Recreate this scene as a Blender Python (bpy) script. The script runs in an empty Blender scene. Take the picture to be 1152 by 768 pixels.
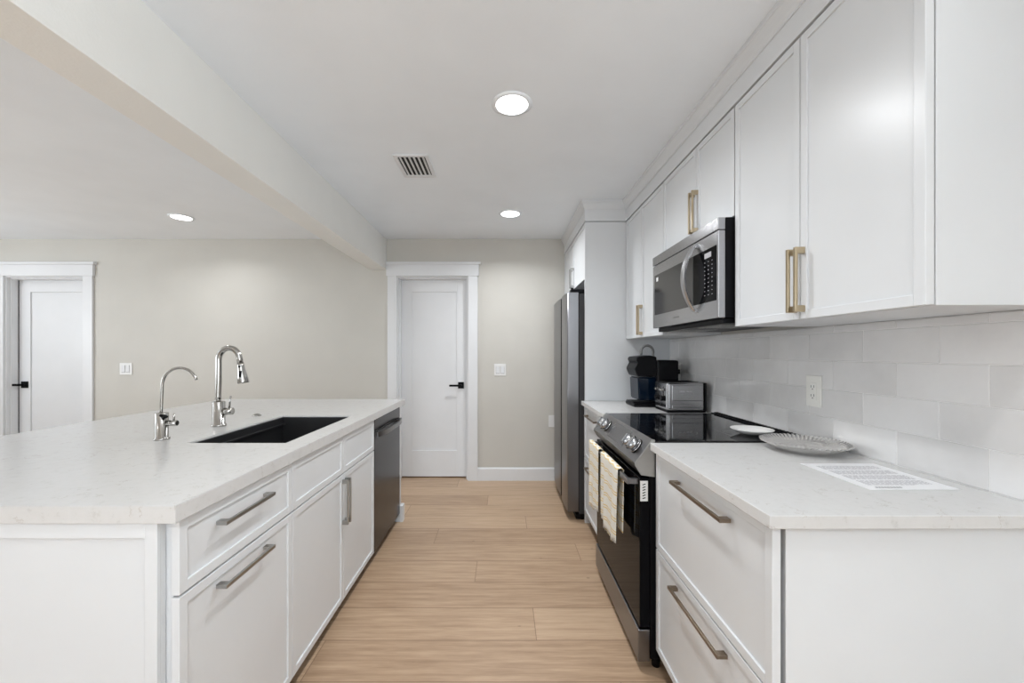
import bpy, bmesh, math, random
from mathutils import Vector, Matrix
random.seed(7)
PI = math.pi
S = bpy.context.scene
C = S.collection

# ------------------------------------------------------------------ camera, world, light
H = 1.2875            # camera height
CEIL = 2.44
YW = 4.05             # far wall
XR = 1.27             # right wall
XL = -6.6
YB = -4.2
cam_d = bpy.data.cameras.new('camera')
cam_d.sensor_width = 36.0
cam_d.lens = 36.0 * 450 / 1152
cam_d.shift_x = 10 / 1152
cam_d.shift_y = 13 / 1152
cam_d.clip_start = 0.02
cam = bpy.data.objects.new('camera', cam_d)
C.objects.link(cam)
cam.location = (0, 0, H)
cam.rotation_euler = (PI / 2, 0, 0)
S.camera = cam
S.view_settings.view_transform = 'Standard'
S.view_settings.look = 'None'
S.view_settings.gamma = 1
S.view_settings.use_curve_mapping = False
S.view_settings.exposure = 0.4

world = bpy.data.worlds.new('world')
S.world = world
world.use_nodes = True
wn = world.node_tree.nodes
wn['Background'].inputs[0].default_value = (0.86, 0.93, 1.0, 1)
wn['Background'].inputs[1].default_value = 1.0


def area(name, loc, rot, sx, sy, power, col=(1, 1, 1), spread=PI):
    d = bpy.data.lights.new(name, 'AREA')
    d.shape = 'RECTANGLE'
    d.size = sx
    d.size_y = sy
    d.energy = power
    d.color = col
    d.spread = spread
    o = bpy.data.objects.new(name, d)
    C.objects.link(o)
    o.location = loc
    o.rotation_euler = rot
    return o


# added fill lamps at the unseen windows, mostly tilted up to brighten the ceiling
P_PATIO, P_BACK, P_SIDE, P_RIGHT = 18, 0.5, 64, 74
P_NEAR, P_AISLE, P_LIVING = 8.5, 5.0, 1.0
FILL_TINT = (0.90, 0.955, 1.0)
area('fill_patio', (0.35, YB + 0.40, 1.12), (PI / 2 + 0.35, 0, 0), 1.9, 1.9, P_PATIO, FILL_TINT)
area('fill_back', (-3.6, YB + 0.06, 1.45), (PI / 2, 0, 0), 2.8, 1.3, P_BACK, FILL_TINT)
area('fill_side', (XL + 0.45, 1.0, 1.45), (PI / 2 + 0.7, 0, -PI / 2), 2.8, 1.3, P_SIDE, FILL_TINT)
area('fill_right', (XR - 0.45, -1.9, 1.45), (PI / 2 + 0.75, 0, PI / 2), 2.0, 1.3, P_RIGHT, FILL_TINT)

# ------------------------------------------------------------------ materials
MATS = {}


def nt(name):
    m = bpy.data.materials.new(name)
    m.use_nodes = True
    b = m.node_tree.nodes['Principled BSDF']
    MATS[name] = m
    return m, m.node_tree, b


def N(t, kind, **kw):
    n = t.nodes.new(kind)
    for k, v in kw.items():
        setattr(n, k, v)
    return n


def math_n(t, op, a, b=None, c=None):
    n = t.nodes.new('ShaderNodeMath')
    n.operation = op
    for i, v in enumerate((a, b, c)):
        if v is None:
            continue
        if isinstance(v, (int, float)):
            n.inputs[i].default_value = v
        else:
            t.links.new(v, n.inputs[i])
    return n.outputs[0]


def noise(t, scale, detail=3, vec=None, rough=0.5):
    n = t.nodes.new('ShaderNodeTexNoise')
    n.inputs['Scale'].default_value = scale
    n.inputs['Detail'].default_value = detail
    n.inputs['Roughness'].default_value = rough
    if vec is not None:
        t.links.new(vec, n.inputs['Vector'])
    return n.outputs[0]


def coords(t, scale=(1, 1, 1)):
    tc = t.nodes.new('ShaderNodeTexCoord')
    mp = t.nodes.new('ShaderNodeMapping')
    mp.inputs['Scale'].default_value = scale
    t.links.new(tc.outputs['Object'], mp.inputs['Vector'])
    return mp.outputs[0]


def ramp(t, fac, stops):
    r = t.nodes.new('ShaderNodeValToRGB')
    e = r.color_ramp.elements
    e[0].position, e[0].color = stops[0][0], (*stops[0][1], 1)
    e[1].position, e[1].color = stops[-1][0], (*stops[-1][1], 1)
    for p, c in stops[1:-1]:
        x = e.new(p)
        x.color = (*c, 1)
    t.links.new(fac, r.inputs[0])
    return r.outputs[0]


def bump(t, b, h, strength=0.1, dist=0.01):
    n = t.nodes.new('ShaderNodeBump')
    n.inputs['Strength'].default_value = strength
    n.inputs['Distance'].default_value = dist
    t.links.new(h, n.inputs['Height'])
    t.links.new(n.outputs[0], b.inputs['Normal'])


def plain(name, col, rough=0.5, metal=0.0, bscale=None, bstr=0.05, bdist=0.002, coat=0, spec=0.5, stretch=(1, 1, 1)):
    m, t, b = nt(name)
    v = coords(t, stretch)
    f = noise(t, 3.0, 3, v)
    c2 = tuple(min(1, x * 1.02) for x in col)
    c1 = tuple(x * 0.98 for x in col)
    t.links.new(ramp(t, f, [(0.3, c1), (0.7, c2)]), b.inputs['Base Color'])
    b.inputs['Roughness'].default_value = rough
    b.inputs['Metallic'].default_value = metal
    b.inputs['Coat Weight'].default_value = coat
    b.inputs['Coat Roughness'].default_value = 0.05
    b.inputs['Specular IOR Level'].default_value = spec
    if bscale:
        bump(t, b, noise(t, bscale, 3, v), bstr, bdist)
    return m


plain('ceiling_paint', (0.89, 0.935, 0.98), 0.75, bscale=160, bstr=0.25)
plain('wall_paint', (0.585, 0.568, 0.525), 0.55, bscale=120, bstr=0.35, bdist=0.003)
plain('beam_paint', (0.86, 0.86, 0.83), 0.45, bscale=120, bstr=0.3)
plain('trim_paint', (0.745, 0.755, 0.77), 0.35)
plain('cabinet_paint', (0.695, 0.71, 0.725), 0.30, spec=0.4)
plain('toe_kick_black', (0.02, 0.018, 0.016), 0.6)
plain('chrome', (0.46, 0.45, 0.43), 0.17, 1.0)
plain('nickel', (0.42, 0.42, 0.41), 0.30, 1.0, bscale=60, stretch=(1, 1, 20))
plain('gold', (0.50, 0.41, 0.28), 0.30, 1.0)
plain('bronze', (0.27, 0.22, 0.17), 0.32, 1.0)
plain('steel', (0.42, 0.42, 0.43), 0.25, 1.0, bscale=30, bstr=0.06, stretch=(1, 1, 40))
plain('steel_side', (0.22, 0.22, 0.23), 0.28, 1.0, bscale=30, bstr=0.06, stretch=(1, 40, 1))
plain('dark_steel', (0.035, 0.035, 0.038), 0.22, 1.0, bscale=30, bstr=0.05, stretch=(1, 40, 1))
plain('fridge_side', (0.045, 0.045, 0.048), 0.5, spec=0.3)
plain('black_plastic', (0.005, 0.005, 0.006), 0.35, spec=0.10)
plain('black_matte', (0.015, 0.015, 0.015), 0.7)
plain('black_glass', (0.004, 0.004, 0.005), 0.03, spec=0.5)
plain('oven_glass', (0.004, 0.004, 0.005), 0.05, spec=0.06)
plain('microwave_glass', (0.022, 0.022, 0.023), 0.10, spec=0.5)
plain('sink_black', (0.014, 0.014, 0.015), 0.42, bscale=300, bstr=0.2)
plain('tank_blue', (0.002, 0.007, 0.017), 0.08, spec=0.3)
plain('plastic_white', (0.78, 0.78, 0.77), 0.35)
plain('outlet_white', (0.80, 0.79, 0.75), 0.35)
plain('slot_grey', (0.16, 0.16, 0.16), 0.5)
plain('ceramic_white', (0.83, 0.82, 0.80), 0.12)
plain('print_grey', (0.42, 0.41, 0.43), 0.7)
plain('print_black', (0.05, 0.05, 0.06), 0.7)
plain('paper_white', (0.82, 0.82, 0.83), 0.35)
plain('silver_glass', (0.82, 0.80, 0.78), 0.10, 0.75)
plain('grout', (0.80, 0.79, 0.78), 0.7)
plain('display_grey', (0.06, 0.06, 0.065), 0.2)
plain('glass_pale', (0.8, 0.85, 0.88), 0.05)

# window glass
m, t, b = nt('window_glass')
b.inputs['Roughness'].default_value = 0.02
tr_ = N(t, 'ShaderNodeBsdfTransparent')
mg_ = N(t, 'ShaderNodeMixShader')
mg_.inputs[0].default_value = 0.06
t.links.new(tr_.outputs[0], mg_.inputs[1])
t.links.new(b.outputs[0], mg_.inputs[2])
t.links.new(mg_.outputs[0], t.nodes['Material Output'].inputs['Surface'])

# lamp disc
m, t, b = nt('lamp_glow')
b.inputs['Base Color'].default_value = (1, 1, 1, 1)
b.inputs['Emission Color'].default_value = (1.0, 0.98, 0.96, 1)
b.inputs['Emission Strength'].default_value = 6

# quartz
m, t, b = nt('quartz')
v = coords(t)
f1 = noise(t, 38, 6, v, 0.75)
base = ramp(t, f1, [(0.30, (0.55, 0.54, 0.525)), (0.42, (0.62, 0.613, 0.603)), (0.75, (0.645, 0.638, 0.63))])
f2 = noise(t, 7, 8, v, 0.62)
vein = math_n(t, 'ABSOLUTE', math_n(t, 'SUBTRACT', f2, 0.5))
veinm = math_n(t, 'LESS_THAN', vein, 0.005)
gate = math_n(t, 'GREATER_THAN', noise(t, 22, 2, v), 0.56)
vm = math_n(t, 'MULTIPLY', math_n(t, 'MULTIPLY', veinm, gate), 0.55)
mx = N(t, 'ShaderNodeMix', data_type='RGBA')
t.links.new(vm, mx.inputs[0])
t.links.new(base, mx.inputs[6])
mx.inputs[7].default_value = (0.45, 0.41, 0.37, 1)
t.links.new(mx.outputs[2], b.inputs['Base Color'])
b.inputs['Roughness'].default_value = 0.2
b.inputs['Specular IOR Level'].default_value = 0.45

# glazed tile
m, t, b = nt('tile_glaze')
v = coords(t)
geo = N(t, 'ShaderNodeNewGeometry')
f = noise(t, 5, 4, v)
ri = geo.outputs['Random Per Island']
mixf = math_n(t, 'ADD', math_n(t, 'MULTIPLY', f, 0.7), math_n(t, 'MULTIPLY', ri, 0.3))
t.links.new(ramp(t, mixf, [(0.25, (0.62, 0.61, 0.605)), (0.55, (0.72, 0.71, 0.705)), (0.8, (0.77, 0.765, 0.765))]), b.inputs['Base Color'])
b.inputs['Roughness'].default_value = 0.12
b.inputs['Specular IOR Level'].default_value = 0.55
bump(t, b, noise(t, 9, 3, v), 0.35, 0.012)

# oak floor: planks run along X
PW = 0.228
m, t, b = nt('oak_floor')
tc = N(t, 'ShaderNodeTexCoord')
sp = N(t, 'ShaderNodeSeparateXYZ')
t.links.new(tc.outputs['Object'], sp.inputs[0])
X, Y = sp.outputs[0], sp.outputs[1]
rowf = math_n(t, 'DIVIDE', math_n(t, 'SUBTRACT', Y, 1.794), PW)
row = math_n(t, 'FLOOR', rowf)
wnz = N(t, 'ShaderNodeTexWhiteNoise', noise_dimensions='1D')
t.links.new(math_n(t, 'ADD', row, 0.37), wnz.inputs['W'])
xoff = math_n(t, 'DIVIDE', math_n(t, 'SUBTRACT', math_n(t, 'ADD', math_n(t, 'SUBTRACT', X, 0.15), math_n(t, 'MULTIPLY', row, 0.155)), math_n(t, 'MULTIPLY', math_n(t, 'PINGPONG', row, 1.0), 0.80)), 1.9)
colf = math_n(t, 'FLOOR', xoff)
cmb = N(t, 'ShaderNodeCombineXYZ')
t.links.new(row, cmb.inputs[0])
t.links.new(colf, cmb.inputs[1])
wn2 = N(t, 'ShaderNodeTexWhiteNoise', noise_dimensions='3D')
t.links.new(cmb.outputs[0], wn2.inputs['Vector'])
plank = wn2.outputs['Value']
# grain coordinates shifted per plank
cv = N(t, 'ShaderNodeCombineXYZ')
t.links.new(math_n(t, 'ADD', math_n(t, 'MULTIPLY', X, 1.3), math_n(t, 'MULTIPLY', plank, 13)), cv.inputs[0])
t.links.new(math_n(t, 'ADD', math_n(t, 'MULTIPLY', Y, 20), math_n(t, 'MULTIPLY', plank, 57)), cv.inputs[1])
g1 = noise(t, 2.2, 7, cv.outputs[0], 0.62)
cv2 = N(t, 'ShaderNodeCombineXYZ')
t.links.new(math_n(t, 'MULTIPLY', X, 7), cv2.inputs[0])
t.links.new(math_n(t, 'MULTIPLY', Y, 170), cv2.inputs[1])
g2 = noise(t, 1.6, 3, cv2.outputs[0])
tone = math_n(t, 'ADD', math_n(t, 'MULTIPLY', g1, 0.62), math_n(t, 'ADD', math_n(t, 'MULTIPLY', plank, 0.22), math_n(t, 'MULTIPLY', g2, 0.22)))
wood = ramp(t, tone, [(0.28, (0.31, 0.198, 0.122)), (0.53, (0.50, 0.348, 0.228)), (0.80, (0.63, 0.465, 0.325))])
# knots
cv3 = N(t, 'ShaderNodeCombineXYZ')
t.links.new(math_n(t, 'ADD', math_n(t, 'MULTIPLY', X, 1.9), math_n(t, 'MULTIPLY', plank, 3)), cv3.inputs[0])
t.links.new(math_n(t, 'MULTIPLY', Y, 4.5), cv3.inputs[1])
vo = N(t, 'ShaderNodeTexVoronoi')
vo.inputs['Scale'].default_value = 2.3
t.links.new(cv3.outputs[0], vo.inputs['Vector'])
kn = math_n(t, 'SUBTRACT', 1.0, math_n(t, 'MULTIPLY', math_n(t, 'ADD', vo.outputs['Distance'], math_n(t, 'MULTIPLY', g2, 0.03)), 14))
kn = math_n(t, 'MAXIMUM', math_n(t, 'MINIMUM', math_n(t, 'MULTIPLY', kn, 1.5), 0.75), 0)
mk = N(t, 'ShaderNodeMix', data_type='RGBA')
t.links.new(kn, mk.inputs[0])
t.links.new(wood, mk.inputs[6])
mk.inputs[7].default_value = (0.14, 0.085, 0.055, 1)
# seams
fy = math_n(t, 'FRACT', rowf)
sy_ = math_n(t, 'LESS_THAN', math_n(t, 'MINIMUM', fy, math_n(t, 'SUBTRACT', 1.0, fy)), 0.009)
fx = math_n(t, 'FRACT', xoff)
sx_ = math_n(t, 'LESS_THAN', math_n(t, 'MINIMUM', fx, math_n(t, 'SUBTRACT', 1.0, fx)), 0.0008)
seam = math_n(t, 'MAXIMUM', sy_, sx_)
ms = N(t, 'ShaderNodeMix', data_type='RGBA')
t.links.new(math_n(t, 'MULTIPLY', seam, 0.8), ms.inputs[0])
t.links.new(mk.outputs[2], ms.inputs[6])
ms.inputs[7].default_value = (0.17, 0.10, 0.06, 1)
t.links.new(ms.outputs[2], b.inputs['Base Color'])
b.inputs['Roughness'].default_value = 0.42
bump(t, b, math_n(t, 'SUBTRACT', g1, math_n(t, 'MULTIPLY', seam, 1.0)), 0.12, 0.002)

# towel: cream weave with yellow wavy pinstripes in pairs
m, t, b = nt('towel_weave')
tc = N(t, 'ShaderNodeTexCoord')
sp = N(t, 'ShaderNodeSeparateXYZ')
t.links.new(tc.outputs['Object'], sp.inputs[0])
wv = math_n(t, 'MULTIPLY', math_n(t, 'SINE', math_n(t, 'MULTIPLY', sp.outputs[1], 75)), 0.003)
zz = math_n(t, 'DIVIDE', math_n(t, 'ADD', sp.outputs[2], wv), 0.058)
fz = math_n(t, 'FRACT', zz)
s1 = math_n(t, 'LESS_THAN', math_n(t, 'ABSOLUTE', math_n(t, 'SUBTRACT', fz, 0.42)), 0.045)
s2 = math_n(t, 'LESS_THAN', math_n(t, 'ABSOLUTE', math_n(t, 'SUBTRACT', fz, 0.62)), 0.045)
st = math_n(t, 'MULTIPLY', math_n(t, 'MAXIMUM', s1, s2), 0.8)
mt_ = N(t, 'ShaderNodeMix', data_type='RGBA')
t.links.new(st, mt_.inputs[0])
mt_.inputs[6].default_value = (0.80, 0.77, 0.70, 1)
mt_.inputs[7].default_value = (0.72, 0.50, 0.12, 1)
t.links.new(mt_.outputs[2], b.inputs['Base Color'])
b.inputs['Roughness'].default_value = 0.95
wa = N(t, 'ShaderNodeTexVoronoi')
wa.inputs['Scale'].default_value = 160
t.links.new(tc.outputs['Object'], wa.inputs['Vector'])
bump(t, b, wa.outputs['Distance'], 0.5, 0.003)


# ------------------------------------------------------------------ helpers
def bx(bm, x0, x1, y0, y1, z0, z1, bev=0.0, seg=2):
    b2 = bmesh.new()
    vs = [b2.verts.new(p) for p in ((x0, y0, z0), (x1, y0, z0), (x1, y1, z0), (x0, y1, z0),
                                    (x0, y0, z1), (x1, y0, z1), (x1, y1, z1), (x0, y1, z1))]
    for f in ((0, 3, 2, 1), (4, 5, 6, 7), (0, 1, 5, 4), (1, 2, 6, 5), (2, 3, 7, 6), (3, 0, 4, 7)):
        b2.faces.new([vs[i] for i in f])
    if bev > 0:
        bmesh.ops.bevel(b2, geom=b2.edges[:], offset=bev, segments=seg, affect='EDGES', profile=0.5)
    merge(bm, b2)
    return bm


def merge(bm, b2):
    me = bpy.data.meshes.new('tmp')
    b2.to_mesh(me)
    b2.free()
    bm.from_mesh(me)
    bpy.data.meshes.remove(me)


def box(*a, **k):
    return bx(bmesh.new(), *a, **k)


def cyl(bm, c, r, depth, axis='Z', r2=None, seg=28, bev=0.0):
    """cylinder centred on c along axis"""
    b2 = bmesh.new()
    bmesh.ops.create_cone(b2, cap_ends=True, segments=seg, radius1=r, radius2=r if r2 is None else r2, depth=depth)
    if bev > 0:
        es = [e for e in b2.edges if len(e.link_faces) == 2 and any(len(f.verts) > 4 for f in e.link_faces)]
        bmesh.ops.bevel(b2, geom=es, offset=bev, segments=2, affect='EDGES')
    M = Matrix.Identity(4)
    if axis == 'X':
        M = Matrix.Rotation(PI / 2, 4, 'Y')
    elif axis == 'Y':
        M = Matrix.Rotation(-PI / 2, 4, 'X')
    elif not isinstance(axis, str):
        M = Vector((0, 0, 1)).rotation_difference(Vector(axis)).to_matrix().to_4x4()
    bmesh.ops.transform(b2, matrix=Matrix.Translation(c) @ M, verts=b2.verts[:])
    for f in b2.faces:
        f.smooth = len(f.verts) == 4
    merge(bm, b2)
    return bm


def lathe(bm, prof, c, seg=40, flute=0, fl_amp=0.0):
    rings = []
    for r, z in prof:
        ring = []
        for i in range(seg):
            a = 2 * PI * i / seg
            rr = r
            ring.append(bm.verts.new((c[0] + rr * math.cos(a), c[1] + rr * math.sin(a), c[2] + z)))
        rings.append(ring)
    for k in range(len(rings) - 1):
        for i in range(seg):
            j = (i + 1) % seg
            f = bm.faces.new((rings[k][i], rings[k][j], rings[k + 1][j], rings[k + 1][i]))
            f.smooth = True
    bmesh.ops.remove_doubles(bm, verts=[v for r in (rings[0], rings[-1]) for v in r], dist=1e-6)
    return bm


def tube(bm, pts, rad, seg=14, cap=True):
    pts = [Vector(p) for p in pts]
    if not isinstance(rad, (list, tuple)):
        rad = [rad] * len(pts)
    rings = []
    up = Vector((0, 1, 0.01)).normalized()
    for i, p in enumerate(pts):
        a = pts[max(0, i - 1)]
        c = pts[min(len(pts) - 1, i + 1)]
        d = (c - a).normalized()
        u = d.cross(up)
        if u.length < 1e-3:
            u = d.cross(Vector((1, 0, 0)))
        u.normalize()
        w = u.cross(d).normalized()
        rings.append([bm.verts.new(p + (u * math.cos(2 * PI * k / seg) + w * math.sin(2 * PI * k / seg)) * rad[i]) for k in range(seg)])
    for k in range(len(rings) - 1):
        for i in range(seg):
            j = (i + 1) % seg
            f = bm.faces.new((rings[k][i], rings[k][j], rings[k + 1][j], rings[k + 1][i]))
            f.smooth = True
    if cap:
        bm.faces.new(rings[0][::-1])
        bm.faces.new(rings[-1])
    return bm


def prism(bm, poly, a0, a1, axis='Y'):
    """extrude a 2-D polygon: axis Y -> poly in (x,z); axis X -> poly in (y,z)"""
    def P(p, a):
        return (p[0], a, p[1]) if axis == 'Y' else (a, p[0], p[1])
    v0 = [bm.verts.new(P(p, a0)) for p in poly]
    v1 = [bm.verts.new(P(p, a1)) for p in poly]
    n = len(poly)
    for i in range(n):
        j = (i + 1) % n
        bm.faces.new((v0[i], v0[j], v1[j], v1[i]))
    bm.faces.new(v0[::-1])
    bm.faces.new(v1)
    return bm


def wloc(o):
    p = Vector((0, 0, 0))
    while o is not None:
        p += o.location
        o = o.parent
    return p


def obj(name, bm, mat, parent=None):
    bmesh.ops.recalc_face_normals(bm, faces=bm.faces[:])
    me = bpy.data.meshes.new(name)
    if parent is not None:
        bmesh.ops.translate(bm, vec=-wloc(parent), verts=bm.verts[:])
    bm.to_mesh(me)
    bm.free()
    me.materials.append(MATS[mat] if isinstance(mat, str) else mat)
    o = bpy.data.objects.new(name, me)
    C.objects.link(o)
    o.parent = parent
    return o


def thing(name, label, cat, loc, group=None):
    o = bpy.data.objects.new(name, None)
    o.empty_display_size = 0.05
    C.objects.link(o)
    o.location = loc
    return tag(o, label, cat, group)


def tag(o, label, cat, group=None):
    o['label'] = label
    o['category'] = cat
    if group:
        o['group'] = group
    return o


def struct(name, bm, mat, parent=None, label=None):
    o = obj(name, bm, mat, parent)
    if parent is None:
        o['kind'] = 'structure'
        if label:
            o['label'] = label
    return o


def text_mesh(name, body, size, loc, rot, mat, parent, depth=0.0006):
    cu = bpy.data.curves.new('txt', 'FONT')
    cu.body = body
    cu.size = size
    cu.extrude = depth
    cu.align_x = 'CENTER'
    cu.align_y = 'CENTER'
    to = bpy.data.objects.new('txt', cu)
    C.objects.link(to)
    bpy.context.view_layer.update()
    me = bpy.data.meshes.new_from_object(to.evaluated_get(bpy.context.evaluated_depsgraph_get()))
    bpy.data.objects.remove(to)
    bm = bmesh.new()
    bm.from_mesh(me)
    from mathutils import Euler
    bmesh.ops.transform(bm, matrix=Matrix.Translation(loc) @ Euler(rot).to_matrix().to_4x4(), verts=bm.verts[:])
    return obj(name, bm, mat, parent)


# slim-frame panel whose face lies at x = xf, looking towards sign s (s=+1 faces +X)
def panel_front(xf, s, y0, y1, z0, z1, fr=0.026, th=0.02, rec=0.006, bev=0.0012):
    bm = bmesh.new()
    xb = xf - s * th
    lo, hi = min(xf, xb), max(xf, xb)
    if fr <= 0:
        return bx(bm, lo, hi, y0, y1, z0, z1, bev)
    xr = xf - s * rec
    bx(bm, min(xr, xb), max(xr, xb), y0 + 0.002, y1 - 0.002, z0 + 0.002, z1 - 0.002)
    bx(bm, lo, hi, y0, y0 + fr, z0, z1, bev)
    bx(bm, lo, hi, y1 - fr, y1, z0, z1, bev)
    bx(bm, lo, hi, y0 + fr, y1 - fr, z0, z0 + fr, bev)
    bx(bm, lo, hi, y0 + fr, y1 - fr, z1 - fr, z1, bev)
    return bm


def pull(parent, mat, xf, s, y, z, length, vertical, proud=0.03, w=0.011, post=0.020, label=None):
    """bar pull with a square post at each end; xf face plane, s outward direction along X"""
    bm = bmesh.new()
    xo = xf + s * proud
    xi = xo - s * 0.008
    a, c = min(xi, xo), max(xi, xo)
    p0, p1 = min(xf - s * 0.0005, xi), max(xf - s * 0.0005, xi)
    h = length / 2
    if vertical:
        bx(bm, a, c, y - w / 2, y + w / 2, z - h, z + h, 0.001)
        for k in (-1, 1):
            zc = z + k * (h - post / 2)
            bx(bm, p0, p1, y - w / 2, y + w / 2, zc - post / 2, zc + post / 2, 0.0008)
    else:
        bx(bm, a, c, y - h, y + h, z - w / 2, z + w / 2, 0.001)
        for k in (-1, 1):
            yc = y + k * (h - post / 2)
            bx(bm, p0, p1, yc - post / 2, yc + post / 2, z - w / 2, z + w / 2, 0.0008)
    o = obj('handle', bm, mat, parent)
    if label:
        o['label'] = label
    return o


def carcass(name, parent, xa, xb, y0, y1, z0, z1, top=True, t=0.018, openx=None):
    """hollow cabinet body of boards"""
    bm = bmesh.new()
    bx(bm, xa, xb, y0, y0 + t, z0, z1, 0.0008)
    bx(bm, xa, xb, y1 - t, y1, z0, z1, 0.0008)
    bx(bm, xa, xb, y0 + t, y1 - t, z0, z0 + t)
    if top:
        bx(bm, xa, xb, y0 + t, y1 - t, z1 - t, z1)
    if openx == 'lo':       # back on the high side
        bx(bm, xb - 0.008, xb, y0 + t, y1 - t, z0 + t, z1 - t)
    else:
        bx(bm, xa, xa + 0.008, y0 + t, y1 - t, z0 + t, z1 - t)
    return obj(name, bm, 'cabinet_paint', parent)


# ------------------------------------------------------------------ room shell
struct('floor', box(XL - 0.1, XR + 0.1, YB - 0.1, YW + 0.3, -0.05, 0.0), 'oak_floor')
struct('ceiling', box(XL - 0.1, XR + 0.1, YB - 0.1, YW + 0.3, CEIL, CEIL + 0.06), 'ceiling_paint')
W4 = (-2.9, -0.9, 0.8, 2.1)
bm = bmesh.new()
bx(bm, XR, XR + 0.12, YB - 0.1, W4[0], 0, CEIL)
bx(bm, XR, XR + 0.12, W4[0], W4[1], 0, W4[2])
bx(bm, XR, XR + 0.12, W4[0], W4[1], W4[3], CEIL)
bx(bm, XR, XR + 0.12, W4[1], YW + 0.3, 0, CEIL)
struct('wall_right', bm, 'wall_paint')

D1 = (-1.071, -0.352, 2.065)     # hall door opening
D2 = (-5.04, -4.237, 2.065)      # left room door opening
bm = bmesh.new()
bx(bm, XL - 0.1, D2[0], YW, YW + 0.14, 0, CEIL)
bx(bm, D2[0], D2[1], YW, YW + 0.14, D2[2], CEIL)
bx(bm, D2[1], D1[0], YW, YW + 0.14, 0, CEIL)
bx(bm, D1[0], D1[1], YW, YW + 0.14, D1[2], CEIL)
bx(bm, D1[1], XR, YW, YW + 0.14, 0, CEIL)
struct('wall_far', bm, 'wall_paint')
struct('wall_beyond', box(XL, XR, YW + 0.24, YW + 0.28, 0, CEIL), 'wall_paint')

W1 = (-0.9, 1.0, 0.12, 2.1)
W2 = (-5.0, -2.2, 0.8, 2.1)
bm = bmesh.new()
bx(bm, XL - 0.1, W2[0], YB - 0.12, YB, 0, CEIL)
bx(bm, W2[0], W2[1], YB - 0.12, YB, 0, W2[2])
bx(bm, W2[0], W2[1], YB - 0.12, YB, W2[3], CEIL)
bx(bm, W2[1], W1[0], YB - 0.12, YB, 0, CEIL)
bx(bm, W1[0], W1[1], YB - 0.12, YB, 0, W1[2])
bx(bm, W1[0], W1[1], YB - 0.12, YB, W1[3], CEIL)
bx(bm, W1[1], XR, YB - 0.12, YB, 0, CEIL)
struct('wall_back', bm, 'wall_paint')
W3 = (-0.4, 2.4, 0.8, 2.1)
bm = bmesh.new()
bx(bm, XL - 0.12, XL, YB, W3[0], 0, CEIL)
bx(bm, XL - 0.12, XL, W3[0], W3[1], 0, W3[2])
bx(bm, XL - 0.12, XL, W3[0], W3[1], W3[3], CEIL)
bx(bm, XL - 0.12, XL, W3[1], YW, 0, CEIL)
struct('wall_left', bm, 'wall_paint')


def window(idx, a0, a1, z0, z1, plane, axis):
    def B(bm, p0, p1, q0, q1, d0, d1):
        if axis == 'Y':
            bx(bm, p0, p1, plane - d1, plane - d0, q0, q1, 0.002)
        else:
            bx(bm, plane - d1, plane - d0, p0, p1, q0, q1, 0.002)
    bm = bmesh.new()
    w = 0.05
    B(bm, a0, a0 + w, z0, z1, 0.01, 0.09)
    B(bm, a1 - w, a1, z0, z1, 0.01, 0.09)
    B(bm, a0 + w, a1 - w, z0, z0 + w, 0.01, 0.09)
    B(bm, a0 + w, a1 - w, z1 - w, z1, 0.01, 0.09)
    mid = (a0 + a1) / 2
    B(bm, mid - 0.03, mid + 0.03, z0 + w, z1 - w, 0.02, 0.08)
    fr = struct('window_%d' % idx, bm, 'trim_paint')
    g = bmesh.new()
    B(g, a0 + w, mid - 0.03, z0 + w, z1 - w, 0.045, 0.051)
    B(g, mid + 0.03, a1 - w, z0 + w, z1 - w, 0.045, 0.051)
    obj('pane', g, 'window_glass', fr)


window(1, *W1, YB, 'Y')  # all four windows are out of view, added to let light in
window(2, *W2, YB, 'Y')
window(3, *W3, XL, 'X')
window(4, *W4, XR + 0.12, 'X')

# ceiling beam between kitchen and living room
struct('trim_1', box(-1.345, -1.18, YB, YW, 2.13, CEIL, 0.002), 'beam_paint', label='long dropped ceiling beam')

# skirting
bm = bmesh.new()
prism(bm, [(YW, 0), (YW - 0.016, 0), (YW - 0.016, 0.118), (YW - 0.008, 0.13), (YW, 0.13)], -0.26, 0.66, 'X')
struct('baseboard_far', bm, 'trim_paint')
bm = bmesh.new()
prism(bm, [(YW, 0), (YW - 0.016, 0), (YW - 0.016, 0.118), (YW - 0.008, 0.13), (YW, 0.13)], -4.14, -1.18, 'X')
struct('baseboard_left', bm, 'trim_paint')


def casing(n, x0, x1, zt, cw=0.095, gap=0.0):
    bm = bmesh.new()
    bx(bm, x0 - cw, x0, YW - 0.020, YW, 0, zt, 0.0015)
    bx(bm, x1, x1 + cw, YW - 0.020, YW, 0, zt, 0.0015)
    bx(bm, x0 - cw - 0.012, x1 + cw + 0.012, YW - 0.026, YW, zt, zt + 0.115, 0.0015)
    bx(bm, x0 - cw - 0.032, x1 + cw + 0.032, YW - 0.040, YW, zt + 0.115, zt + 0.138, 0.0015)
    # jamb lining and stop
    bx(bm, x0, x0 + 0.012, YW, YW + 0.14, 0, zt)
    bx(bm, x1 - 0.012, x1, YW, YW + 0.14, 0, zt)
    bx(bm, x0 + 0.012, x1 - 0.012, YW, YW + 0.14, zt - 0.012, zt)
    bx(bm, x0 + 0.012, x0 + 0.024, YW + 0.03, YW + 0.085, 0, zt - 0.012, 0.001)
    bx(bm, x1 - 0.024, x1 - 0.012, YW + 0.03, YW + 0.085, 0, zt - 0.012, 0.001)
    bx(bm, x0 + 0.024, x1 - 0.024, YW + 0.03, YW + 0.085, zt - 0.024, zt - 0.012, 0.001)
    struct('trim_%d' % n, bm, 'trim_paint')


casing(2, *D1)
casing(3, *D2)


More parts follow.
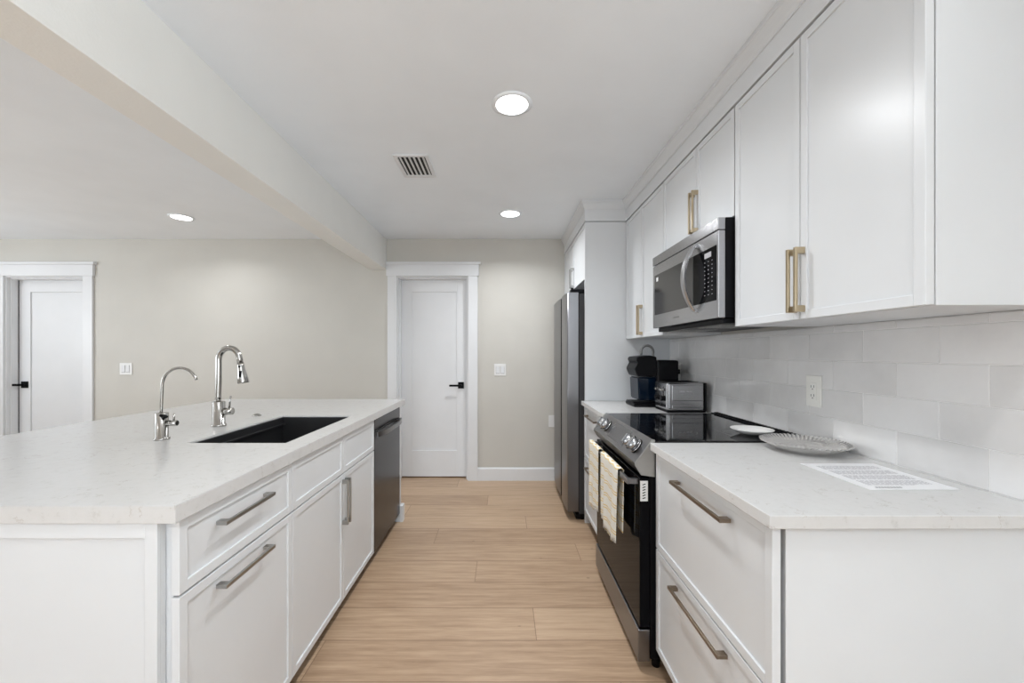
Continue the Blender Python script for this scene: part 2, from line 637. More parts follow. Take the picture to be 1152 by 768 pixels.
def slab(n, x0, x1, z1, yf, stile, top, bot):
    bm = bmesh.new()
    r = 0.012
    bx(bm, x0, x1, yf + r, yf + 0.036, 0.012, z1)
    bx(bm, x0, x0 + stile, yf, yf + r, 0.012, z1, 0.0012)
    bx(bm, x1 - stile, x1, yf, yf + r, 0.012, z1, 0.0012)
    bx(bm, x0 + stile, x1 - stile, yf, yf + r, z1 - top, z1, 0.0012)
    bx(bm, x0 + stile, x1 - stile, yf, yf + r, 0.012, bot, 0.0012)
    return struct('door_%d' % n, bm, 'trim_paint')


d1 = slab(1, D1[0] + 0.014, D1[1] - 0.014, 2.05, YW + 0.088, 0.115, 0.13, 0.28)
d1['label'] = 'white one-panel hall door at the end of the aisle'


def lever(parent, x, z, yf, direc):
    bm = bmesh.new()
    bx(bm, x - 0.03, x + 0.03, yf - 0.010, yf - 0.0002, z - 0.033, z + 0.033, 0.002)
    cyl(bm, (x, yf - 0.03, z), 0.010, 0.045, 'Y', seg=16)
    bx(bm, min(x - 0.01 * direc, x + 0.115 * direc), max(x - 0.01 * direc, x + 0.115 * direc), yf - 0.062, yf - 0.050, z - 0.010, z + 0.010, 0.003)
    obj('door_handle', bm, 'black_plastic', parent)['label'] = 'black square lever handle'


lever(d1, -0.435, 0.955, YW + 0.088, -1)
d2 = slab(2, D2[0] + 0.022, D2[1] - 0.014, 2.05, YW + 0.098, 0.115, 0.13, 0.28)
d2['label'] = 'white one-panel door at the left of the far wall'
bm = bmesh.new()
xk = D2[0] + 0.085
bx(bm, xk - 0.034, xk + 0.034, YW + 0.088, YW + 0.0978, 0.96 - 0.034, 0.96 + 0.034, 0.002)
cyl(bm, (xk, YW + 0.07, 0.96), 0.010, 0.05, 'Y', seg=16)
bx(bm, xk - 0.10, xk + 0.012, YW + 0.034, YW + 0.048, 0.95, 0.972, 0.003)
obj('door_handle', bm, 'black_plastic', d2)
obj('gap_shade_strip', box(D2[0] + 0.0125, D2[0] + 0.0215, YW + 0.10, YW + 0.13, 0.02, 2.04), 'black_matte', d2)  # black strip stands in for the shade inside the door gap

# ------------------------------------------------------------------ ISLAND
XF = -0.785          # aisle face of the island fronts
ZT, ZB = 0.9275, 0.8845   # counter top and underside
CU = 0.883           # cabinet top
ISX = -1.42          # back of the island boxes


def slab_hole(x0, x1, y0, y1, z0, z1, hx0, hx1, hy0, hy1, bev=0.002):
    bm = bmesh.new()
    o = [(x0, y0), (x1, y0), (x1, y1), (x0, y1)]
    i = [(hx0, hy0), (hx1, hy0), (hx1, hy1), (hx0, hy1)]
    L = {}
    for nm, ps in (('o', o), ('i', i)):
        for z, zn in ((z0, 'b'), (z1, 't')):
            L[nm + zn] = [bm.verts.new((p[0], p[1], z)) for p in ps]
    edges = []
    for k in range(4):
        j = (k + 1) % 4
        bm.faces.new((L['ot'][k], L['ot'][j], L['it'][j], L['it'][k]))
        bm.faces.new((L['ob'][j], L['ob'][k], L['ib'][k], L['ib'][j]))
        bm.faces.new((L['ob'][k], L['ob'][j], L['ot'][j], L['ot'][k]))
        bm.faces.new((L['ib'][j], L['ib'][k], L['it'][k], L['it'][j]))
    bm.edges.ensure_lookup_table()
    sel = []
    tops = set(L['ot']) | set(L['it'])
    for e in bm.edges:
        a, c = e.verts
        if (a in L['ot'] and c in L['ot']) or (a in L['it'] and c in L['it']):
            sel.append(e)
        elif (a in L['ot'] and c in L['ob']) or (a in L['ob'] and c in L['ob']):
            sel.append(e)
    bmesh.ops.bevel(bm, geom=sel, offset=bev, segments=2, affect='EDGES')
    return bm


SK = (-1.268, -0.872, 1.604, 2.298)
o = obj('island_countertop', slab_hole(-2.18, -0.772, 0.942, 3.146, ZB, ZT, *SK), 'quartz')
tag(o, 'thick white speckled quartz countertop on the island with sink cut-out', 'countertop')

# near end panel
t_ = thing('island_end_panel', 'white framed panel closing the near end of the island', 'panel', (-1.49, 0.963, 0))
bm = bmesh.new()
ex0, ex1, ey0, ey1 = -2.10, -0.822, 0.950, 0.975
bx(bm, ex0, ex1, ey0 + 0.010, ey1, 0, CU)
bx(bm, ex1 - 0.030, ex1, ey0, ey0 + 0.010, 0, CU, 0.001)
bx(bm, ex0, ex0 + 0.030, ey0, ey0 + 0.010, 0, CU, 0.001)
bx(bm, ex0 + 0.030, ex1 - 0.030, ey0, ey0 + 0.010, CU - 0.036, CU, 0.001)
bx(bm, ex0 + 0.030, ex1 - 0.030, ey0, ey0 + 0.010, 0, 0.11, 0.001)
obj('panel_board', bm, 'cabinet_paint', t_)

# back panel (seating side)
bm = bmesh.new()
bx(bm, -1.45, -1.43, 0.980, 3.05, 0, CU)
for k in range(5):
    y = 0.98 + k * (2.07 - 0.06) / 4
    bx(bm, -1.458, -1.45, y, y + 0.06, 0, CU, 0.001)
o = obj('island_back_panel', bm, 'cabinet_paint')
tag(o, 'white panelled back of the island on its seating side', 'panel')

# drawer cabinet
zs = 0.696
ZBm = 0.075
t_ = thing('drawer_cabinet', 'white island cabinet with one shallow and one deep drawer', 'cabinet', (-1.1, 1.22, 0))
carcass('body', t_, ISX, XF - 0.021, 0.978, 1.488, 0.095, CU, openx='hi')
obj('toe_kick', box(-0.885, -0.87, 0.978, 1.488, 0.0, 0.094), 'toe_kick_black', t_)
dr = obj('drawer', panel_front(XF, 1, 0.970, 1.489, zs + 0.003, 0.879), 'cabinet_paint', t_)
pull(dr, 'nickel', XF, 1, 1.211, 0.822, 0.235, False, label='brushed nickel bar pull')
dr = obj('drawer', panel_front(XF, 1, 0.970, 1.489, ZBm, zs - 0.003), 'cabinet_paint', t_)
pull(dr, 'nickel', XF, 1, 1.211, 0.648, 0.235, False, label='brushed nickel bar pull')

# sink cabinet
t_ = thing('sink_cabinet', 'white island cabinet with two doors and two false fronts under the sink', 'cabinet', (-1.1, 1.96, 0))
bm = bmesh.new()
bx(bm, ISX, XF - 0.021, 1.492, 1.510, 0.095, CU)
bx(bm, ISX, XF - 0.021, 2.416, 2.434, 0.095, CU)
bx(bm, ISX, XF - 0.021, 1.510, 2.416, 0.095, 0.113)
bx(bm, ISX, ISX + 0.008, 1.510, 2.416, 0.113, CU)
obj('body', bm, 'cabinet_paint', t_)
obj('toe_kick', box(-0.885, -0.87, 1.492, 2.434, 0.0, 0.094), 'toe_kick_black', t_)
for y0, y1 in ((1.493, 1.968), (1.971, 2.434)):
    obj('false_drawer_front', panel_front(XF, 1, y0, y1, zs + 0.003, 0.879), 'cabinet_paint', t_)
for y0, y1, hy in ((1.493, 1.968, 1.954), (1.971, 2.434, 1.987)):
    d = obj('door', panel_front(XF, 1, y0, y1, ZBm, zs - 0.003), 'cabinet_paint', t_)
    pull(d, 'nickel', XF, 1, hy, 0.56, 0.22, True, label='brushed nickel bar pull')

# dishwasher
t_ = thing('dishwasher', 'dark stainless dishwasher built into the far end of the island', 'dishwasher', (-1.1, 2.74, 0))
obj('tub', box(ISX, XF - 0.03, 2.442, 3.036, 0.11, 0.876), 'black_matte', t_)
bm = bmesh.new()
bx(bm, XF - 0.028, XF, 2.440, 3.038, 0.07, 0.800, 0.003)
d = obj('door', bm, 'dark_steel', t_)
obj('control_panel', box(XF - 0.028, XF, 2.440, 3.038, 0.803, 0.878, 0.003), 'dark_steel', t_)
bm = bmesh.new()
yy0, yy1, zc = 2.455, 3.024, 0.785
pts = []
for k in range(17):
    u = k / 16
    x = XF + 0.018 + 0.026 * (1 - (2 * u - 1) ** 4)
    pts.append((x, yy0 + (yy1 - yy0) * u))
poly_o = pts
v_all = []
for (x, y) in pts:
    v_all.append([bm.verts.new((x - dx, y, zc + dz)) for dx, dz in ((0, -0.015), (0, 0.015), (0.012, 0.015), (0.012, -0.015))])
for a, c in zip(v_all[:-1], v_all[1:]):
    for i in range(4):
        j = (i + 1) % 4
        bm.faces.new((a[i], a[j], c[j], c[i]))
bm.faces.new(v_all[0][::-1])
bm.faces.new(v_all[-1])
for y in (yy0, yy1 - 0.016):
    bx(bm, XF, XF + 0.012, y, y + 0.016, zc - 0.014, zc + 0.014, 0.001)
obj('handle', bm, 'steel_side', d)['label'] = 'bowed steel towel-bar handle'
obj('toe_kick', box(-0.88, -0.865, 2.442, 3.036, 0.0, 0.105), 'toe_kick_black', t_)

# far end panel of island with its block of skirting
t_ = thing('island_far_end_panel', 'white panel and skirting block past the dishwasher', 'panel', (-1.1, 3.08, 0))
obj('panel_board', box(-1.43, XF - 0.003, 3.052, 3.085, 0, CU, 0.001), 'cabinet_paint', t_)
bm = bmesh.new()
prism(bm, [(3.0857, 0), (3.105, 0), (3.105, 0.115), (3.096, 0.128), (3.0857, 0.128)], -1.43, -0.765, 'X')
bx(bm, XF - 0.0025, -0.763, 3.046, 3.0855, 0, 0.125, 0.002)
obj('skirting_board', bm, 'trim_paint', t_)

# sink
t_ = thing('kitchen_sink', 'black undermount workstation sink in the island counter', 'sink', (-1.07, 1.95, 0.66))
bm = bmesh.new()
x0, x1, y0, y1 = SK[0] + 0.0125, SK[1] - 0.0125, SK[2] + 0.0125, SK[3] - 0.0125
zb, zt2 = 0.69, ZT - 0.007
w = 0.012
bx(bm, x0 - w, x1 + w, y0 - w, y1 + w, zb - 0.01, zb)
bx(bm, x0 - w, x0, y0 - w, y1 + w, zb, zt2, 0.001)
bx(bm, x1, x1 + w, y0 - w, y1 + w, zb, zt2, 0.001)
bx(bm, x0, x1, y0 - w, y0, zb, zt2)
bx(bm, x0, x1, y1, y1 + w, zb, zt2)
bx(bm, x0, x0 + 0.016, y0, y1, 0.880, 0.888, 0.001)
bx(bm, x1 - 0.016, x1, y0, y1, 0.880, 0.888, 0.001)
obj('basin', bm, 'sink_black', t_)
bm = bmesh.new()
lathe(bm, [(0.0, 0.0), (0.052, 0.0), (0.055, 0.003), (0.045, 0.004), (0.04, 0.001), (0.0, 0.001)], (-1.07, 1.95, zb), 28)
obj('drain', bm, 'nickel', t_)

# main faucet
fx_, fy_ = -1.405, 1.976
t_ = thing('kitchen_faucet', 'tall gooseneck pull-down kitchen faucet behind the sink', 'faucet', (fx_, fy_, ZT))
bm = bmesh.new()
lathe(bm, [(0.0, 0.0), (0.033, 0.0), (0.033, 0.008), (0.028, 0.010), (0.028, 0.118), (0.026, 0.121), (0.0, 0.121)], (fx_, fy_, ZT + 0.0002), 36)
obj('faucet_body', bm, 'chrome', t_)
bm = bmesh.new()
R = 0.052
zn = ZT + 0.325
pts = [(fx_ - 0.004 + 0.004 * min(1, k / 4), fy_, ZT + 0.118 + (zn - ZT - 0.118) * k / 8) for k in range(9)]
for k in range(1, 21):
    a = PI - PI * k / 20 * 0.97
    pts.append((fx_ + R + R * math.cos(a), fy_, zn + R * math.sin(a) * 1.15))
pe = pts[-1]
pts.append((pe[0] + 0.003, fy_, pe[2] - 0.02))
tube(bm, pts, 0.0135, 18)
obj('neck', bm, 'chrome', t_)
bm = bmesh.new()
pe = pts[-1]
dirv = Vector((0.16, 0, -1)).normalized()
prof = [(0.0, 0.0145), (0.012, 0.0155), (0.03, 0.0165), (0.06, 0.021), (0.095, 0.0255), (0.10, 0.0240)]
tube(bm, [Vector(pe) + dirv * s_ for s_, r_ in prof], [r_ for s_, r_ in prof], 24)
h = obj('spray_head', bm, 'chrome', t_)
bm = bmesh.new()
cpos = Vector(pe) + dirv * 0.05 + Vector((0.004, -0.0175, 0))
bx(bm, cpos.x - 0.006, cpos.x + 0.006, cpos.y - 0.005, cpos.y + 0.006, cpos.z - 0.020, cpos.z + 0.012, 0.002)
cpos = Vector(pe) + dirv * 0.018 + Vector((0.003, -0.016, 0))
bx(bm, cpos.x - 0.005, cpos.x + 0.005, cpos.y - 0.004, cpos.y + 0.005, cpos.z - 0.004, cpos.z + 0.006, 0.002)
obj('button', bm, 'black_plastic', h)
bm = bmesh.new()
cyl(bm, (fx_ + 0.045, fy_, ZT + 0.073), 0.017, 0.05, 'X', seg=24, bev=0.002)
tube(bm, [(fx_ + 0.052, fy_, ZT + 0.085), (fx_ + 0.055, fy_, ZT + 0.12), (fx_ + 0.060, fy_, ZT + 0.148)], [0.0045, 0.004, 0.0042], 12)
obj('lever_handle', bm, 'chrome', t_)

# filtered water faucet
gx, gy = -1.425, 1.670
t_ = thing('water_filter_faucet', 'slim arched filtered-water tap on the island, nearest the camera', 'faucet', (gx, gy, ZT))
bm = bmesh.new()
lathe(bm, [(0.0, 0.0), (0.028, 0.0), (0.028, 0.006), (0.023, 0.008), (0.023, 0.108), (0.021, 0.111), (0.0, 0.111)], (gx, gy, ZT + 0.0002), 32)
obj('faucet_body', bm, 'chrome', t_)
bm = bmesh.new()
R = 0.073
zn = ZT + 0.225
pts = [(gx - 0.003 + 0.005 * k / 6, gy, ZT + 0.108 + (zn - ZT - 0.108) * k / 6) for k in range(7)]
for k in range(1, 21):
    a = PI - PI * k / 20 * 0.90
    pts.append((gx + 0.002 + R + R * math.cos(a), gy, zn + R * math.sin(a)))
tube(bm, pts, 0.0057, 14)
obj('spout', bm, 'chrome', t_)
bm = bmesh.new()
cyl(bm, (gx + 0.042, gy, ZT + 0.068), 0.012, 0.045, 'X', seg=20, bev=0.002)
tube(bm, [(gx + 0.050, gy, ZT + 0.076), (gx + 0.052, gy, ZT + 0.108)], [0.0035, 0.0035], 10)
obj('lever_handle', bm, 'chrome', t_)
bm = bmesh.new()
bx(bm, gx + 0.004, gx + 0.030, gy - 0.010, gy + 0.010, ZT + 0.088, ZT + 0.098, 0.003)
bmesh.ops.rotate(bm, cent=(gx + 0.012, gy, ZT + 0.1), matrix=Matrix.Rotation(math.radians(28), 3, 'Y'), verts=bm.verts[:])
bmesh.ops.translate(bm, vec=(0.008, -0.016, 0.008), verts=bm.verts[:])
obj('indicator_cap', bm, 'black_plastic', t_)

bm = bmesh.new()
lathe(bm, [(0.0, 0.0), (0.024, 0.0), (0.024, 0.004), (0.021, 0.006), (0.014, 0.006), (0.013, 0.010), (0.0, 0.0105)], (-1.415, 2.298, ZT + 0.0002), 28)
o = obj('air_switch_button', bm, 'chrome')
tag(o, 'small round chrome disposal button on the island beyond the tall faucet', 'button')

# ------------------------------------------------------------------ RIGHT RUN
XG = 0.612           # face of right base fronts
XW = 1.26            # tile surface
BT = 0.895           # base cabinet top
CT0 = 0.8975         # underside of right counters
zsp = 0.508


def right_base(y0, y1, label, near):
    t_ = thing('base_drawer_cabinet', label, 'cabinet', (0.95, (y0 + y1) / 2, 0))
    carcass('body', t_, XG + 0.022, XW + 0.008, y0 + (0.024 if near else 0), y1, 0.095, BT, openx='lo')
    obj('toe_kick', box(0.69, 0.705, y0 + (0.024 if near else 0), y1, 0, 0.094), 'toe_kick_black', t_)
    if near:
        bm = bmesh.new()
        bx(bm, XG + 0.030, XW + 0.008, y0, y0 + 0.0235, 0, BT, 0.0015)
        obj('end_panel', bm, 'cabinet_paint', t_)
    ya = y0 + 0.002
    yb = y1 - 0.003
    d = []
    for a, c in ((zsp + 0.003, 0.891), (0.100, zsp - 0.003)):
        d.append(obj('drawer', panel_front(XG, -1, ya, yb, a, c), 'cabinet_paint', t_))
    return t_, d


t_, ds = right_base(0.908, 1.606, 'white two-drawer base cabinet nearest the camera, right of the range', True)
pull(ds[0], 'bronze', XG, -1, 1.24, 0.836, 0.33, False, label='dark bronze bar pull')
pull(ds[1], 'bronze', XG, -1, 1.255, 0.458, 0.33, False, label='dark bronze bar pull')
t_, ds = right_base(2.372, 3.022, 'white two-drawer base cabinet between the range and refrigerator', False)
pull(ds[0], 'bronze', XG, -1, 2.74, 0.836, 0.30, False, label='dark bronze bar pull')
pull(ds[1], 'bronze', XG, -1, 2.74, 0.458, 0.30, False, label='dark bronze bar pull')

XC = 0.590
o = obj('near_countertop', box(XC, XW, 0.885, 1.606, CT0, ZT, 0.002), 'quartz')
tag(o, 'white quartz countertop in the right foreground with plate and printed sheet', 'countertop')
o = obj('far_countertop', box(XC, XW, 2.366, 3.025, CT0, ZT, 0.002), 'quartz')
tag(o, 'short white quartz countertop carrying the toaster and coffee maker', 'countertop')

# tile backsplash: running bond of long tiles
bm = bmesh.new()
bx(bm, XW + 0.0016, XR - 0.0005, 0.885, 3.028, ZT - 0.03, 1.392)
g = obj('tile_backsplash', bm, 'grout')
tag(g, 'pale glossy brick-bond tile backsplash between counter and wall cabinets', 'backsplash')
bm = bmesh.new()
TL, TH, GR = 0.245, 0.1095, 0.0022
rows = [0.9285 + 0.1095 * k for k in range(5)]
for r, z0 in enumerate(rows):
    z1 = min(z0 + TH, 1.3915)
    # joint phases measured: top full row at 1.155, next at 1.0366
    off = 1.155 if (r % 2 == 1) else 1.0366
    n0 = -8
    y = off - 8 * TL
    while y < 3.03:
        a, c = max(y + GR / 2, 0.886), min(y + TL - GR / 2, 3.027)
        y += TL
        if c - a < 0.01:
            continue
        if z1 - z0 < 0.012:
            continue
        b2 = bmesh.new()
        bx(b2, XW, XW + 0.006, a, c, z0 + GR / 2, z1 - GR / 2, 0.0012, 1)
        ry = random.uniform(-0.004, 0.004)
        rz = random.uniform(-0.004, 0.004)
        cx = Vector((XW + 0.004, (a + c) / 2, (z0 + z1) / 2))
        bmesh.ops.rotate(b2, cent=cx, matrix=Matrix.Rotation(ry, 3, 'Y') @ Matrix.Rotation(rz, 3, 'Z'), verts=b2.verts[:])
        merge(bm, b2)
obj('glazed_tiles', bm, 'tile_glaze', g)

# ---------------- range
RY0, RY1 = 1.612, 2.360
t_ = thing('slide_in_range', 'black and stainless slide-in electric range between the base cabinets', 'range', (0.9, 1.985, 0))
obj('body', box(0.595, 1.235, RY0 + 0.004, RY1 - 0.004, 0.05, 0.90, 0.003), 'black_plastic', t_)
bm = bmesh.new()
bx(bm, 0.612, 1.225, RY0, RY1, 0.9005, 0.9335, 0.003)
ck = obj('cooktop', bm, 'black_glass', t_)
bm = bmesh.new()
for cx, cy, r in ((0.78, 1.80, 0.085), (0.78, 2.17, 0.105), (1.06, 1.79, 0.075), (1.06, 2.18, 0.085)):
    bm = bmesh.new()
    lathe(bm, [(r - 0.0012, 0), (r - 0.0012, 0.0002), (r, 0.0002), (r, 0)], (cx, cy, 0.9335), 48)
    obj('burner_ring', bm, 'display_grey', ck)
# rear vent rail
bm = bmesh.new()
bx(bm, 1.2255, 1.256, RY0, RY1, 0.92, 0.938, 0.002)
for k in range(30):
    y = RY0 + 0.02 + k * 0.0238
    bx(bm, 1.230, 1.252, y, y + 0.011, 0.938, 0.9440, 0.001)
obj('rear_vent', bm, 'black_plastic', t_)
# sloped control panel
A = (0.612, 0.934)
Bp = (0.540, 0.838)
bm = bmesh.new()
prism(bm, [A, Bp, (0.556, 0.797), (0.596, 0.790), (0.6115, 0.9)], RY0 + 0.012, RY1 - 0.012, 'Y')
cp = obj('control_panel', bm, 'steel_side', t_)
for y in (RY0, RY1 - 0.0115):
    bm = bmesh.new()
    prism(bm, [(0.6115, 0.937), (0.604, 0.938), (0.535, 0.845), (0.533, 0.832), (0.556, 0.795), (0.6115, 0.788)], y, y + 0.0115, 'Y')
    obj('end_cap', bm, 'nickel', cp)
nrm = Vector((-(A[1] - Bp[1]), 0, (A[0] - Bp[0]))).normalized()   # outward normal of slope
al = Vector((A[0] - Bp[0], 0, A[1] - Bp[1])).normalized()
mid = Vector(((A[0] + Bp[0]) / 2, 0, (A[1] + Bp[1]) / 2))


def slope_box(bm, y0, y1, u0, u1, n0, n1, bev=0.001):
    b2 = bmesh.new()
    bx(b2, u0, u1, y0, y1, n0, n1, bev)
    M = Matrix(((al.x, 0, nrm.x, mid.x), (0, 1, 0, 0), (al.z, 0, nrm.z, mid.z), (0, 0, 0, 1)))
    bmesh.ops.transform(b2, matrix=M, verts=b2.verts[:])
    merge(bm, b2)


bm = bmesh.new()
slope_box(bm, 1.86, 2.12, -0.042, 0.044, -0.002, 0.0015)
obj('display', bm, 'display_grey', cp)
for y in (1.725, 1.80, 2.20, 2.275):
    bm = bmesh.new()
    c = mid + Vector((0, y, 0)) + nrm * 0.004
    cyl(bm, c, 0.031, 0.006, tuple(nrm), seg=32, bev=0.001)
    c = mid + Vector((0, y, 0)) + nrm * 0.020
    cyl(bm, c, 0.028, 0.028, tuple(nrm), r2=0.024, seg=32, bev=0.003)
    slope_box(bm, y - 0.004, y + 0.004, -0.022, 0.022, 0.034, 0.040)
    kb = obj('knob', bm, 'steel', cp)
    bm = bmesh.new()
    cyl(bm, mid + Vector((0, y, 0)) + nrm * 0.0015, 0.034, 0.002, tuple(nrm), seg=32)
    obj('knob_ring', bm, 'black_plastic', kb)
# oven door
XD = 0.552
bm = bmesh.new()
bx(bm, XD, 0.594, RY0 + 0.004, RY1 - 0.004, 0.178, 0.782, 0.003)
dr = obj('oven_door', bm, 'oven_glass', t_)
bm = bmesh.new()
bx(bm, XD + 0.001, XD + 0.032, RY0 + 0.0005, RY0 + 0.0035, 0.690, 0.772, 0.0008)
dv = obj('door_vent', bm, 'plastic_white', dr)
bm = bmesh.new()
for k in range(6):
    z = 0.699 + k * 0.011
    prism(bm, [(XD + 0.010, z), (XD + 0.022, z + 0.004), (XD + 0.022, z + 0.008), (XD + 0.010, z + 0.004)], RY0 - 0.0002, RY0 + 0.001, 'Y')
obj('vent_slot', bm, 'black_matte', dv)
bm = bmesh.new()
XBAR = 0.505
bx(bm, XBAR, XBAR + 0.014, RY0 + 0.02, RY1 - 0.02, 0.752, 0.776, 0.003)
for y in (RY0 + 0.022, RY1 - 0.044):
    bx(bm, XBAR + 0.014, XD + 0.0005, y, y + 0.022, 0.752, 0.774, 0.002)
obj('handle', bm, 'steel_side', dr)['label'] = 'steel bar handle'
# storage drawer
bm = bmesh.new()
bx(bm, XD - 0.006, 0.594, RY0 + 0.004, RY1 - 0.004, 0.04, 0.170, 0.004)
obj('storage_drawer', bm, 'steel_side', t_)
for x, y in ((0.63, RY0 + 0.04), (0.63, RY1 - 0.04), (1.19, RY0 + 0.04), (1.19, RY1 - 0.04)):
    bm = bmesh.new()
    cyl(bm, (x, y, 0.025), 0.016, 0.05, 'Z', seg=16)
    obj('foot', bm, 'black_plastic', t_)


# ---------------- towels over the oven handle
def towel(y0, y1, front_len, back_len, label, seed):
    rnd = random.Random(seed)
    r = 0.0125
    xc = XBAR + 0.007
    zc = 0.764
    prof = []
    nF = 26
    for k in range(nF + 1):
        prof.append(('f', front_len * (1 - k / nF)))
    for k in range(1, 9):
        prof.append(('a', PI * k / 9))
    for k in range(nF + 1):
        prof.append(('b', back_len * k / nF))
    nW = 34
    ph = rnd.uniform(0, 6)
    bm = bmesh.new()
    grid = []
    for kind, s_ in prof:
        rowv = []
        for i in range(nW + 1):
            u = i / nW
            y = y0 + (y1 - y0) * u
            if kind == 'a':
                x = xc - (r) * math.cos(s_)
                z = zc + 0.012 + r * math.sin(s_) * 0.7
            else:
                L = s_
                amp = min(1, L / 0.22) * 0.006
                wv = math.sin(u * 13 + ph) * amp + math.sin(u * 27 + ph * 2) * amp * 0.35
                pinch = 1 - 0.10 * min(1, L / 0.3)
                y = (y0 + y1) / 2 + (y - (y0 + y1) / 2) * pinch
                z = zc + 0.012 - L
                if kind == 'f':
                    x = xc - r - abs(amp) * 0.8 + wv
                    z += 0.012 * math.sin(u * 5 + ph) * min(1, L / 0.2)
                else:
                    x = xc + r + 0.002 + min(0, wv) * 0.4
            rowv.append(bm.verts.new((x, y, z)))
        grid.append(rowv)
    for a, c in zip(grid[:-1], grid[1:]):
        for i in range(nW):
            f = bm.faces.new((a[i], a[i + 1], c[i + 1], c[i]))
            f.smooth = True
    # fringe at the front hem
    fr = bmesh.new()
    base = grid[0]
    for i in range(0, nW):
        p = base[i].co.copy()
        tube(fr, [p, p + Vector((rnd.uniform(-0.001, 0.001), rnd.uniform(-0.002, 0.002), -0.010 - rnd.random() * 0.006))], 0.0012, 5)
    root = obj('dish_towel', bm, 'towel_weave')
    sm = root.modifiers.new('thickness', 'SOLIDIFY')
    sm.thickness = 0.0028
    sm.offset = 0
    tag(root, label, 'towel')
    obj('fringe', fr, 'towel_weave', root)


towel(2.10, 2.325, 0.325, 0.26, 'cream towel with yellow stripes, farther one on the oven handle', 3)
towel(1.745, 2.045, 0.318, 0.28, 'cream towel with yellow stripes, nearer one on the oven handle', 11)

# ---------------- wall cabinets
XU = 0.930
UZ0, UZ1 = 1.393, 2.281
MZ1 = 1.836


def wall_cab(y0, ys, y1, z0, label, handle_z, hl=0.20):
    t_ = thing('wall_cabinet', label, 'cabinet', (1.1, (y0 + y1) / 2, z0))
    carcass('body', t_, XU + 0.022, XR - 0.001 if z0 > 1.5 else XR - 0.001, y0, y1, z0, UZ1, openx='lo')
    for a, c, hy in ((y0 + 0.002, ys - 0.002, ys - 0.017), (ys + 0.002, y1 - 0.002, ys + 0.016)):
        d = obj('door', panel_front(XU, -1, a, c, z0 + 0.001, UZ1 - 0.004), 'cabinet_paint', t_)
        pull(d, 'gold', XU, -1, hy, handle_z, hl, True, label='champagne gold bar pull')
    return t_


wall_cab(0.879, 1.254, 1.606, UZ0, 'large white two-door wall cabinet in the upper right foreground', 1.515)
wall_cab(1.610, 1.929, 2.322, MZ1 + 0.004, 'short white two-door wall cabinet above the microwave', 1.965)
wall_cab(2.326, 2.690, 3.026, UZ0, 'white two-door wall cabinet between microwave and fridge panel', 1.510)

# tall fridge panel
o = obj('refrigerator_side_panel', box(0.620, XR - 0.001, 3.029, 3.049, 0, UZ1, 0.001), 'cabinet_paint')
tag(o, 'tall flat white panel standing between coffee maker and refrigerator', 'panel')

# cabinet over fridge
t_ = thing('refrigerator_top_cabinet', 'small white two-door cabinet above the refrigerator', 'cabinet', (0.95, 3.55, 1.83))
XK = 0.622
carcass('body', t_, XK + 0.022, XR - 0.001, 3.052, YW - 0.004, 1.85, UZ1, openx='lo')
for a, c, hy in ((3.056, 3.548, 3.520), (3.552, YW - 0.006, 3.58)):
    d = obj('door', panel_front(XK, -1, a, c, 1.851, UZ1 - 0.003), 'cabinet_paint', t_)
    pull(d, 'nickel', XK, -1, hy, 1.95, 0.17, True, label='nickel bar pull')

# frieze and crown along the cabinet tops
prof = [(0.004, 2.286), (0.004, 2.368), (0.008, 2.368), (0.008, 2.378), (0.014, 2.386), (0.022, 2.405), (0.030, 2.418), (0.034, 2.420), (0.034, 2.4395), (-0.02, 2.4395), (-0.02, 2.286)]
bm = bmesh.new()
rings = []
for d, z in prof:
    rings.append([bm.verts.new(p) for p in ((XR - 0.001, 0.879 - d, z), (0.932 - d, 0.879 - d, z), (0.932 - d, 3.032 - d, z), (0.622 - d, 3.032 - d, z), (0.622 - d, YW - 0.001, z))])
n = len(rings)
for k in range(n):
    a, c = rings[k], rings[(k + 1) % n]
    for i in range(4):
        bm.faces.new((a[i], a[i + 1], c[i + 1], c[i]))
bm.faces.new([r[0] for r in rings])
bm.faces.new([r[-1] for r in rings][::-1])
struct('trim_4', bm, 'cabinet_paint', label='white frieze and crown moulding over the wall cabinets')

# ---------------- microwave
MX = 0.866
MY0, MY1 = 1.613, 2.318
t_ = thing('microwave', 'stainless over-the-range microwave with bowed handle under the short cabinet', 'microwave', (1.05, 1.965, 1.42))
obj('housing', box(MX + 0.032, XR - 0.012, MY0, MY1, 1.430, MZ1, 0.002), 'black_plastic', t_)
bm = bmesh.new()
bx(bm, MX, MX + 0.031, MY0, MY1, 1.787, MZ1, 0.003)
obj('vent_grille', bm, 'steel', t_)
bm = bmesh.new()
bx(bm, MX + 0.002, MX + 0.031, MY0, MY1, 1.430, 1.784, 0.003)
dr = obj('front_frame', bm, 'steel', t_)
obj('window', box(MX + 0.0003, MX + 0.003, 1.825, 2.288, 1.503, 1.728, 0.001), 'microwave_glass', dr)
kp = obj('control_panel', box(MX + 0.0003, MX + 0.003, 1.628, 1.823, 1.503, 1.728, 0.001), 'oven_glass', dr)
bm = bmesh.new()
bx(bm, MX - 0.0002, MX + 0.001, 1.665, 1.72, 1.690, 1.712)
obj('display', bm, 'print_grey', kp)
for c in range(3):
    bm = bmesh.new()
    for r in range(9):
        y = 1.655 + c * 0.030
        z = 1.672 - r * 0.0175
        bx(bm, MX - 0.0001, MX + 0.001, y, y + 0.007, z, z + 0.003)
    obj('keypad_marks', bm, 'print_grey', kp)
bm = bmesh.new()
bx(bm, MX - 0.0001, MX + 0.001, 2.235, 2.262, 1.690, 1.712)
obj('sticker', bm, 'paper_white', dr)
bm = bmesh.new()
